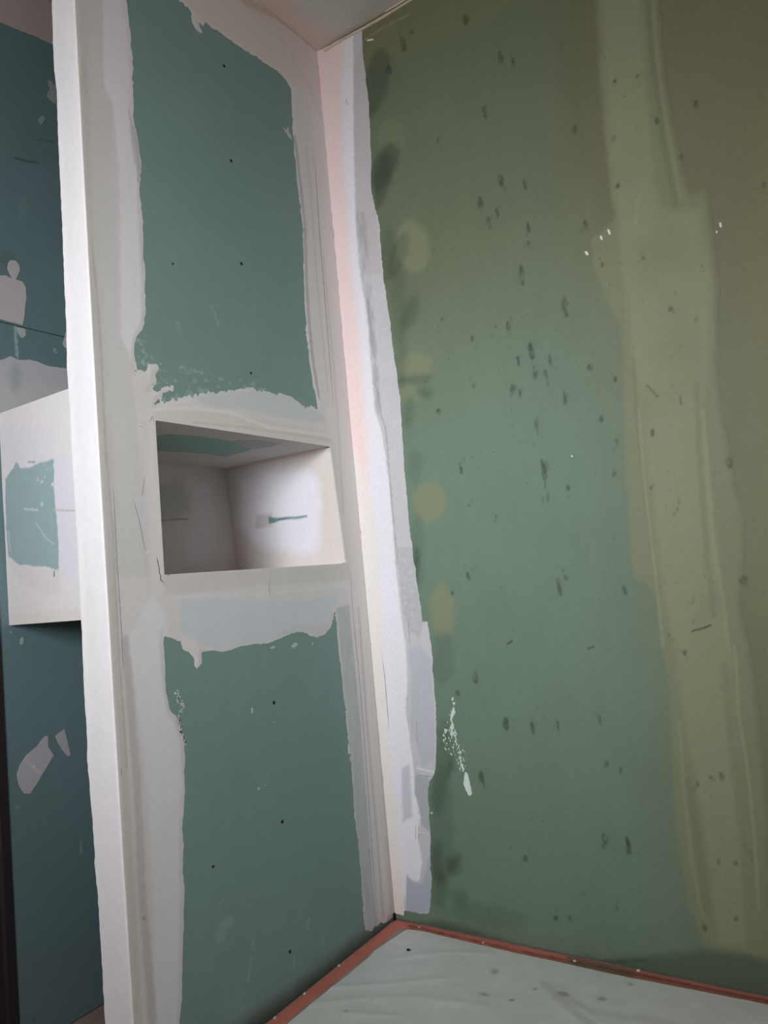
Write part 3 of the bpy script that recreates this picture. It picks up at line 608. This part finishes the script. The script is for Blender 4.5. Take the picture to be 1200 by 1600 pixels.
# end face of the partition
ex = np.array([PE.at(*p) for p in [(76, 0), (78, 67), (80, 107), (85, 143), (87, 200), (92, 300), (95, 350), (99, 437), (102, 500), (104, 575), (107, 612), (111, 687), (115, 750), (120, 825), (124, 900), (128, 975), (132, 1075), (137, 1150),
      (137.5, 1187), (141, 1225), (146, 1287), (149, 1337), (148.5, 1347), (154, 1400), (157, 1455), (161, 1525), (164, 1587)]]); ex = ex[np.argsort(ex[:, 1])]
def xw(z): return np.interp(z, ex[:, 1], ex[:, 0])
def e_col(u, v):
    c = S(238, 237, 239) * (1 + .02 * fbm(u, v * .3, .05, 3, 70))[:, None]
    return c
under(surf('edge_compound', PE, grid(-.1, .0, .0022), grid(0, H, .003),
     lambda u, v: np.minimum(u - xw(v) + .0016 * fbm(v, u * .2, .012, 3, 71), -u + .00005),
     lambda u, v: (-.84 - yL(v)) + .0004 + .0006 * fbm(u, v * .3, .03, 2, 72) + .0015 * np.exp(-((u - xw(v)) / .01) ** 2) - .0013 * sstep(-.004, 0, u), e_col, M_comp, None, skirt=.012), wall_left)

# screws
def screw_mesh():
    vs, fs = [], []; n = 14
    rings = [(.0042, 0), (.0040, .0005), (.0030, .0006), (.0012, .0001)]
    for r, h in rings: vs += [(h, r * math.cos(2 * math.pi * i / n), r * math.sin(2 * math.pi * i / n)) for i in range(n)]
    for k in range(3):
        for i in range(n): fs.append((k * n + i, k * n + (i + 1) % n, (k + 1) * n + (i + 1) % n, (k + 1) * n + i))
    fs.append(tuple(3 * n + i for i in range(n)))
    me = bpy.data.meshes.new('screw'); me.from_pydata(vs, [], fs); me.materials.append(M_screw); return me
sm = screw_mesh()
for (x, y, pan, s) in [(350, 103, pu, 1), (361, 251, pu, 1), (377, 412, pu, 1.05), (270, 412, pu, .6), (392, 583, pu, .8), (428, 1098, plo, 1.05), (441, 1284, plo, 1.05), (453, 1487, plo, .9), (333, 1354, plo, .7)]:
    u_, v_ = PA.at(x, y)
    o = bpy.data.objects.new('screw', sm); C.objects.link(o); o.location = (.0001, u_, v_); o.scale = (1, s, s)
    o.parent = pan; o.matrix_parent_inverse = Matrix.Translation((0, .42, 0)) @ Matrix.Identity(4)
    o.matrix_parent_inverse = Matrix.Identity(4)

# ---------------------------------------------------------------- niche box
niche = empty('wall_niche', ((XC) / 2, (nTL[0] + nTR[0]) / 2, nBL[1] - .075))
tag(niche, 'open boxed wall niche set into the partition, lined in filler-smeared green board', 'niche')
XB = XC + .008
def n_add(o): return under(o, niche)
def P3(p, x): return np.array([x, p[0], p[1]])
def lining(name, a, b, nrm, layers, base, slack=(0, 0)):
    """board from niche corner a to corner b (both (y,z)) running back from the wall face"""
    d = np.array([b[0] - a[0], b[1] - a[1]]); L = np.linalg.norm(d)
    pl = Plane((0, a[0], a[1]), (1, 0, 0), (0, d[0] / L, d[1] / L), (0, nrm[0], nrm[1]))
    col = paint(pl, base, layers)
    return n_add(surf(name, pl, grid(XB + .0008, -.0003, .004), grid(0, L, .004), None, lambda u, v: .0002 * fbm(u, v, .03, 2, 3), col, M_comp, None, skirt=T))
nb = lambda c, sd: (lambda u, v: c * (1 + .03 * fbm(u, v, .07, 3, sd))[:, None])
NW = S(222, 216, 213)
def unit(a, b, s):
    d = np.array([b[0] - a[0], b[1] - a[1]]); d /= np.linalg.norm(d); return (s * -d[1], s * d[0])
lining('side_panel', nBR, nTR, (-1, 0.04), [
    ('poly', [(375, 750), (420, 735), (470, 730), (495, 745), (502, 790), (500, 850), (490, 868), (440, 862), (395, 850), (372, 820)], S(238, 237, 246), .026, .008, .9),
    ('poly', [(400, 806), (425, 802), (425, 822), (400, 826)], S(190, 180, 178), .008, .003, .6),
    ('poly', [(419, 807), (430, 809), (460, 807), (479, 805), (480, 808), (460, 811), (440, 813), (428, 817), (420, 819)], S(112, 152, 148), .0016, .0008, 1),
    ('poly', [(515, 700), (519, 740), (532, 860), (536, 880), (500, 880), (505, 800), (500, 715)], S(222, 216, 208), .01, .003, .7),
    ('line', [(350, 732), (420, 718), (512, 702)], S(206, 188, 178), .012, .002, .6), ('line', [(520, 858), (521, 862)], S(90, 84, 80), .002, .0005, .8)], nb(NW, 80))
lining('side_panel', nBL, nTL, (1, 0), [], nb(NW, 81))
lining('top_panel', nTL, nTR, (0, -1), [
    ('poly', [(230, 684), (264, 678), (305, 681), (344, 686), (368, 690), (380, 696), (395, 702), (377, 708), (350, 714), (329, 710), (290, 707), (230, 704)], S(146, 182, 170), .003, .003, .9),
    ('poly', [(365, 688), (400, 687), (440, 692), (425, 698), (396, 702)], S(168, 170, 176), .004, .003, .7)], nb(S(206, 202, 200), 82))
lining('bottom_panel', nBL, nBR, (0, 1), [], nb(NW, 83))
PN = Plane((XB, 0, 0), (0, 1, 0), (0, 0, 1), (1, 0, 0))
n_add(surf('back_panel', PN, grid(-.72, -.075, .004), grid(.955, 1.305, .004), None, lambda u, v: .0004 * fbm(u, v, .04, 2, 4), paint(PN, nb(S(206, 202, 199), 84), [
    ('poly', [(240, 752), (285, 752), (296, 780), (300, 800), (270, 812), (240, 808)], S(160, 172, 170), .02, .012, .6),
    ('line', [(245, 813), (268, 812), (293, 811)], S(110, 112, 112), .003, .001, .7),
    ('poly', [(300, 750), (330, 760), (340, 820), (330, 880), (280, 880), (300, 820)], S(214, 212, 216), .02, .01, .6)]), M_comp, None, skirt=.006))
# outer casing behind the partition
ztop, zbot = 1.372, .8935
casing_col = paint(PX, lambda u, v: S(230, 228, 229) * (1 + .025 * fbm(u, v, .08, 3, 90))[:, None], [
    ('poly', [(10, 668), (60, 664), (85, 668), (86, 720), (50, 730), (20, 738)], S(226, 224, 232), .008, .004, .8),
    ('poly', [(84, 712), (112, 712), (118, 780), (123, 860), (124, 900), (96, 900), (90, 830), (85, 760)], S(226, 226, 234), .006, .003, .85),
    ('poly', [(14, 874), (40, 884), (92, 892), (94, 925), (75, 932), (40, 915), (18, 895)], S(220, 218, 217), .006, .003, .6),
    ('poly', [(14, 960), (60, 955), (128, 952), (128, 980), (14, 980)], S(226, 222, 214), .006, .003, .7),
    ('poly', [(9, 750), (17, 736), (26, 722), (32, 732), (50, 729), (65, 722), (84, 718), (85, 755), (86, 775), (89, 812), (91, 850), (92, 890), (72, 887), (50, 884), (27, 881), (20, 874), (14, 870), (11, 837), (9, 800)], S(154, 180, 181), .0015, .004, .97),
    ('poly', ell(65, 750, 10, 9), S(214, 224, 226), .003, .003, .8, grit(.007, .0, .4, 91)), ('poly', ell(85, 757, 5, 3), S(222, 226, 230), .002, .001, .9),
    ('poly', ell(72, 732, 10, 6), S(200, 212, 212), .003, .003, .6, grit(.006, .1, .4, 92)), ('poly', ell(45, 775, 10, 4), S(170, 190, 188), .003, .003, .5, grit(.006, 0, .4, 93)),
    ('line', [(38, 795), (48, 796), (59, 797)], S(206, 216, 216), .0028, .0008, .9), ('poly', ell(66, 788, 2.5, 4), S(206, 216, 216), .001, .001, .8),
    ('line', [(56, 817), (65, 830), (74, 842), (84, 850)], S(196, 208, 208), .0028, .0008, .8), ('line', [(84, 797), (118, 798)], S(190, 188, 190), .003, .001, .7),
    ('line', [(14, 830), (15, 850), (17, 862)], S(206, 216, 216), .003, .002, .7), ('line', [(85, 893), (85, 900)], S(50, 46, 44), .003, .0006, .9),
    ('line', [(45, 722), (55, 722)], S(130, 132, 134), .003, .002, .6), ('line', [(74, 672), (76, 684)], S(150, 150, 154), .002, .001, .6), ('line', [(37, 700), (37, 726)], S(170, 170, 174), .002, .001, .5)])
n_add(surf('casing_panel', PX, grid(XC + .0015, -.0815, .0025), grid(zbot, ztop, .0025), None, lambda u, v: .0005 + .0006 * fbm(u, v, .05, 2, 94), casing_col, M_comp, None, skirt=T))
n_add(boxes('casing_panel', [(XC + .0015, -.0815, YBOX + T + .001, -.02, zbot, zbot + T)], M_core))
n_add(boxes('casing_panel', [(XC + .0015, -.0815, YBOX + T + .001, -.02, ztop - T, ztop)], M_core))

# ---------------------------------------------------------------- recessed wall (C)
wall_recess = struct(boxes('wall_recess', [(XC - .1, XC - .0126, -.80, .012, 0, H), (XC - .1, XC, ROOM_Y, -1.75, 0, H), (XC - .1, XC, -1.75, -.80, 2.1, H)], M_core))
def c_base(u, v):
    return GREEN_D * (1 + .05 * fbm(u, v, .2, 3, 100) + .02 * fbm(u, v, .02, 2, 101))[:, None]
cl_px = [(0, 1000), (7.5, 1125), (12, 1225), (17, 1310), (21, 1400), (26, 1525), (31, 1595)]
cE = np.array([PC.at(*p) for p in cl_px]); kE = np.polyfit(cE[:, 1], cE[:, 0], 1)
def yE(z): return np.polyval(kE, z)
zj = PC.at(60, 517)[1]
c_paint = paint(PC, c_base, [
    ('poly', ell(35, 325, 7, 20, 10), S(130, 158, 150), .006, .004, .35), ('line', [(24, 246), (40, 252), (60, 254)], S(56, 70, 72), .003, .001, .7), ('line', [(60, 218), (85, 221)], S(56, 70, 72), .003, .001, .5),
    ('line', [(24, 510), (25, 535), (27, 560)], S(180, 196, 198), .004, .002, .8), ('line', [(85, 546), (87, 550)], S(200, 208, 208), .003, .001, .8),
    ('poly', ell(27, 1262, 3, 3), S(160, 170, 172), .003, .002, .5), ('line', [(125, 1315), (127, 1333)], S(170, 184, 180), .0026, .0006, .8), ('poly', ell(10, 405, 14, 12), S(90, 110, 108), .006, .006, .4),
    ('poly', ell(52, 1595, 2, 1.5), S(20, 20, 20), .002, .001, .9)])
for (z0, z1) in ((.003, zj - .001), (zj + .001, H - .001)):
    surf('plasterboard', PC, grid(-.86, -.0005, .004), grid(z0, z1, .004), lambda u, v: u - yE(v), 0.0, c_paint, M_board, wall_recess, skirt=T)
def C_patch(pts, rag=.0016, col=S(206, 203, 204), layers=(), h=.0009):
    return poly_surf('joint_compound', PC, pts, rag, .0025, h, paint(PC, lambda u, v: col * (1 + .04 * fbm(u, v, .05, 3, 77))[:, None], layers), M_comp, wall_recess, skirt=h)
C_patch([(-20, 562), (0, 563), (17, 557), (27, 562), (45, 562), (57, 565), (75, 572), (105, 576), (130, 580), (130, 665), (-20, 665)], .002, S(200, 204, 210), [
    ('poly', [(-10, 600), (60, 600), (125, 612), (125, 650), (-10, 650)], S(212, 210, 208), .02, .006, .8), ('poly', ell(24, 590, 9, 22), S(160, 172, 178), .01, .004, .5)])
C_patch([(-10, 431), (0, 431), (8, 430), (13, 433), (19, 435), (15, 428), (11, 420), (12, 412), (16, 407), (24, 407), (30, 415), (31, 423), (27, 432), (24, 437), (27, 438), (35, 440), (40, 450), (41, 465), (39, 480), (38, 495), (35, 508), (20, 504), (0, 499), (-10, 497)], .001)
C_patch([(25, 511), (39, 514), (40, 525), (34, 529), (28, 520)], .0008, S(190, 198, 198))
C_patch([(98, 537), (103, 519), (112, 519), (112, 545), (102, 544)], .001)
C_patch([(74, 126), (80, 126), (83, 132), (95, 132), (95, 163), (84, 162), (78, 156), (73, 150), (78, 138)], .0012, S(170, 176, 174))
C_patch([(59, 187), (66, 180), (71, 186), (64, 196)], .0006, S(160, 172, 172))
C_patch([(26, 1210), (31, 1195), (41, 1180), (57, 1167), (70, 1150), (75, 1150), (75, 1167), (84, 1180), (75, 1195), (66, 1210), (57, 1225), (47, 1240), (37, 1240), (29, 1227)], .001, S(196, 196, 206),
        [('poly', [(40, 1183), (66, 1208), (62, 1212), (38, 1187)], S(216, 208, 206), .003, .002, .7), ('poly', ell(52, 1198, 1.6, 1.6), S(250, 250, 250), .001, .0005, 1)])
C_patch([(86, 1150), (100, 1139), (102, 1145), (107, 1167), (110, 1180), (105, 1181), (96, 1170), (90, 1160)], .001, S(190, 192, 200))
C_patch(ell(34, 1002, 3, 7, 10, 8), .0006, S(170, 190, 186))
C_patch(ell(17, 988, 1.4, 2.2, 0, 6), .0003, S(180, 200, 196))
topP = PC.tr([(-40, 20), (0, 35), (30, 48), (55, 57), (78, 68), (110, 80)])
topP = [(topP[0][0], H - .001)] + topP + [(-.3, topP[-1][1] + .03), (-.3, H - .001)]
poly_surf('joint_compound', PC, topP, .0015, .004, .0009, lambda u, v: S(196, 184, 178) * (1 + .04 * fbm(u, v, .05, 3, 78))[:, None], M_comp, wall_recess, skirt=.0009, world=True)

# dark door frame and door left of the recessed wall
door = struct(boxes('door_1', [(XC - .09, XC - .05, -1.72, -.88, .0, 2.06)], M_dark2))
yf = float(yE(.2)) - .004
under(prism('door_frame', [(XC + .004, yf), (XC + .004, yf - .018), (XC - .004, yf - .022), (XC - .004, yf - .052), (XC - .045, yf - .058), (XC - .09, yf - .058), (XC - .09, yf)], 'x', 0, 1, M_dark), door).name = 'door_frame'
fr = [o for o in C.objects if o.name.startswith('door_frame')][0]
# the profile is swept upward: rebuild as vertical prism
me = fr.data; prof = [(XC + .004, yf), (XC + .004, yf - .018), (XC - .004, yf - .022), (XC - .004, yf - .052), (XC - .045, yf - .058), (XC - .09, yf - .058), (XC - .09, yf)]
n = len(prof); me.clear_geometry()
me.from_pydata([(x, y, 0.001) for x, y in prof] + [(x, y, 2.1) for x, y in prof], [], [tuple(range(n)), tuple(range(2 * n - 1, n - 1, -1))] + [(i, i + n, (i + 1) % n + n, (i + 1) % n) for i in range(n)])
import bmesh
b = bmesh.new(); b.from_mesh(me); bmesh.ops.recalc_face_normals(b, faces=b.faces); b.to_mesh(me); b.free()

# ---------------------------------------------------------------- floor sheet and tape
def fl(px, py): return PF.at(px, py)
def fhw(u, v):
    d = np.minimum(u, -v)
    w = .0008 * fbm(u * 1.0, v * 3.0, .2, 2, 110) + .0005 * fbm(u + v, v - u, .07, 2, 111)
    return .0016 + np.maximum(w + .001, 0) * sstep(.02, .08, d)
WR = [([(505, 1545), (600, 1540), (700, 1530)], .006), ([(490, 1570), (560, 1563), (650, 1560), (760, 1575)], .008), ([(540, 1585), (620, 1590)], .005), ([(850, 1540), (880, 1570), (910, 1600)], .008), ([(870, 1545), (900, 1575), (940, 1600)], .006), ([(620, 1500), (700, 1490), (760, 1492)], .007)]
WRw = [(PF.tr(p), w_) for p, w_ in WR]
def sheet_h(u, v):
    h = fhw(u, v)
    for P, w_ in WRw: h = h + .0014 * np.exp(-((dist_line(u, v, P) + .004 * fbm(u, v, .05, 2, 5)) / (w_ * 1.6)) ** 2)
    return h
sheet_col = paint(PF, lambda u, v: S(224, 229, 226) * (1 + .05 * fbm(u, v, .08, 3, 115))[:, None], [
    ('poly', ell(757, 1556, 8, 3, 10), S(70, 66, 60), .005, .006, .5), ('poly', ell(940, 1563, 6, 3, 0), S(80, 78, 72), .005, .006, .5), ('poly', ell(985, 1540, 5, 3, 10), S(110, 112, 104), .005, .006, .45),
    ('poly', ell(880, 1556, 10, 3, 15), S(90, 86, 76), .005, .006, .5), ('poly', ell(800, 1565, 3, 2), S(90, 86, 80), .003, .002, .7), ('poly', ell(773, 1520, 6, 4), S(130, 134, 130), .004, .003, .5),
    ('poly', ell(836, 1547, 3, 2), S(110, 100, 90), .003, .002, .7), ('poly', ell(540, 1582, 2, 1.5), S(110, 106, 100), .003, .002, .7),
    ('poly', ell(582, 1563, 4, 4), S(214, 220, 220), .003, .002, .7), ('poly', ell(710, 1540, 6, 3), S(206, 210, 210), .004, .003, .5), ('poly', ell(940, 1548, 4, 2), S(210, 214, 214), .003, .002, .6),
    ('line', [(850, 1540), (880, 1570), (920, 1600)], S(160, 152, 138), .016, .008, .25), ('line', [(870, 1560), (960, 1590), (1050, 1600)], S(158, 154, 142), .018, .008, .2)])
shA = PF.tr([(636, 1453), (585, 1487), (577, 1497), (540, 1527), (455, 1596), (420, 1630)])
shB = PF.tr([(1300, 1588), (1200, 1571), (1080, 1547), (985, 1529), (960, 1524), (890, 1508), (800, 1489), (720, 1470), (660, 1456)])
sp = shA + [(shA[-1][0], -2.6), (2.1, -2.6), (2.1, shB[0][1])] + shB
def sh_mask(u, v): return sdf_poly(u, v, sp) + .0015 * fbm(u, v, .02, 3, 120)
sheet = surf('floor_sheet', PF, np.concatenate([grid(0, 1.3, .005), grid(1.34, 2.12, .06)]), np.concatenate([grid(-2.62, -1.35, .06), grid(-1.3, 0, .005)]), sh_mask, sheet_h, sheet_col, M_sheet, None, skirt=.0012)
tag(sheet, 'grey plastic protective sheet with fine wrinkles and dust covering the floor', 'floor sheet')
def tape(pts, label, seed, cols):
    P = [(max(p[0], .0025), min(p[1], -.0025)) for p in PF.tr(pts)] if len(pts[0]) == 2 and abs(pts[0][0]) > 5 else pts
    A = np.array(P)
    o = surf('red_tape', PF, np.arange(A[:, 0].min() - .01, A[:, 0].max() + .01, .004), np.arange(A[:, 1].min() - .01, A[:, 1].max() + .01, .004),
             lambda u, v: sdf_poly(u, v, P) + .0012 * fbm(u, v, .015, 3, seed), lambda u, v: .0009 + .0004 * fbm(u, v, .03, 2, seed), cols, M_tape, None, skirt=.0008)
    return tag(o, label, 'tape', 'red tape strips round the floor edge')
RED = S(212, 128, 112)
rb = lambda u, v: RED * (1 + .10 * fbm(u, v, .03, 3, 130))[:, None]
ta = paint(PF, rb, [('poly', [(578, 1495), (585, 1484), (628, 1452), (636, 1456), (596, 1490), (580, 1504)], S(176, 150, 146), .003, .003, .55, grit(.01, -.5, .4, 14)),
                    ('line', [(545, 1505), (500, 1538), (430, 1590)], S(186, 130, 118), .004, .002, .4)])
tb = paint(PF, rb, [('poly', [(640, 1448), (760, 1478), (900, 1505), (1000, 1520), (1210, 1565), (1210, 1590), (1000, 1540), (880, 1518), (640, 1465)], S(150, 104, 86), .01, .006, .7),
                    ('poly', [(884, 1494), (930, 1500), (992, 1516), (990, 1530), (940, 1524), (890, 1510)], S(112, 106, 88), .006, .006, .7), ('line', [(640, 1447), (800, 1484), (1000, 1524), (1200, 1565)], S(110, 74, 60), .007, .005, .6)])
TW = .034
tape([(.003, -.003 - TW - .002), (.003, -1.9), (.003 + TW, -1.9), (.003 + TW, -.003 - TW - .002)], 'red tape strip on the floor along the foot of the partition with the niche', 3, ta)
tape([(.003, -.003), (2.15, -.003), (2.15, -.003 - TW), (.003, -.003 - TW)], 'red tape strip on the floor along the mould-spotted right wall', 5, tb)

# crumbs of filler and dirt
def crumb(px, py, s, m, label, seed, name='plaster_crumb', grp=None):
    r = random.Random(seed); u_, v_ = fl(px, py)
    import bmesh
    b = bmesh.new(); bmesh.ops.create_icosphere(b, subdivisions=2, radius=s)
    for v in b.verts:
        v.co *= r.uniform(.72, 1.2); v.co.z *= .6; v.co.x *= 1.25
    me = bpy.data.meshes.new(name); b.to_mesh(me); b.free(); me.materials.append(m)
    o = bpy.data.objects.new(name, me); C.objects.link(o)
    u_ = max(u_, s * 1.3); v_ = min(v_, -s * 1.3)
    o.location = (u_, v_, (.0012 if label.find('tape') >= 0 else float(sheet_h(np.array([u_]), np.array([v_]))[0])) + s * .35); o.rotation_euler = (0, 0, r.uniform(0, 3))
    tag(o, label, 'crumb', grp)
for i, (x, y, s, l) in enumerate([(898, 1503, .0032, 'white plaster crumb lying alone on the red tape under the mould-spotted right wall'), (999, 1515, .0034, 'white plaster crumb on the red tape, rightmost along the right wall'),
        (655, 1450, .0024, 'tiny white plaster crumb on the red tape close to the room corner'), (430, 1592, .0035, 'white plaster crumb on the left red tape at the bottom edge of the photo'),
        (472, 1553, .0034, 'white plaster crumb on the left red tape halfway along it'), (755, 1474, .0024, 'small white plaster crumb on the red tape left of the brown stain'), (529, 1510, .0034, 'pale plaster crumb on the left red tape nearest the corner filler')]):
    crumb(x, y, s, M_crumb, l, i, grp='crumbs of plaster at the floor edge')
crumb(638, 1487, .0042, M_dirt, 'black speck of dirt on the grey sheet near the room corner', 21, 'dirt_crumb')
crumb(641, 1487, .0022, M_dirt, 'smaller black speck touching the dirt on the grey sheet', 22, 'dirt_crumb')

# black gap in the very corner where the filler stops short
under(boxes('corner_gap', [(.0002, .004, -.012, -.0035, .003, .02)], M_screw), wall_left)
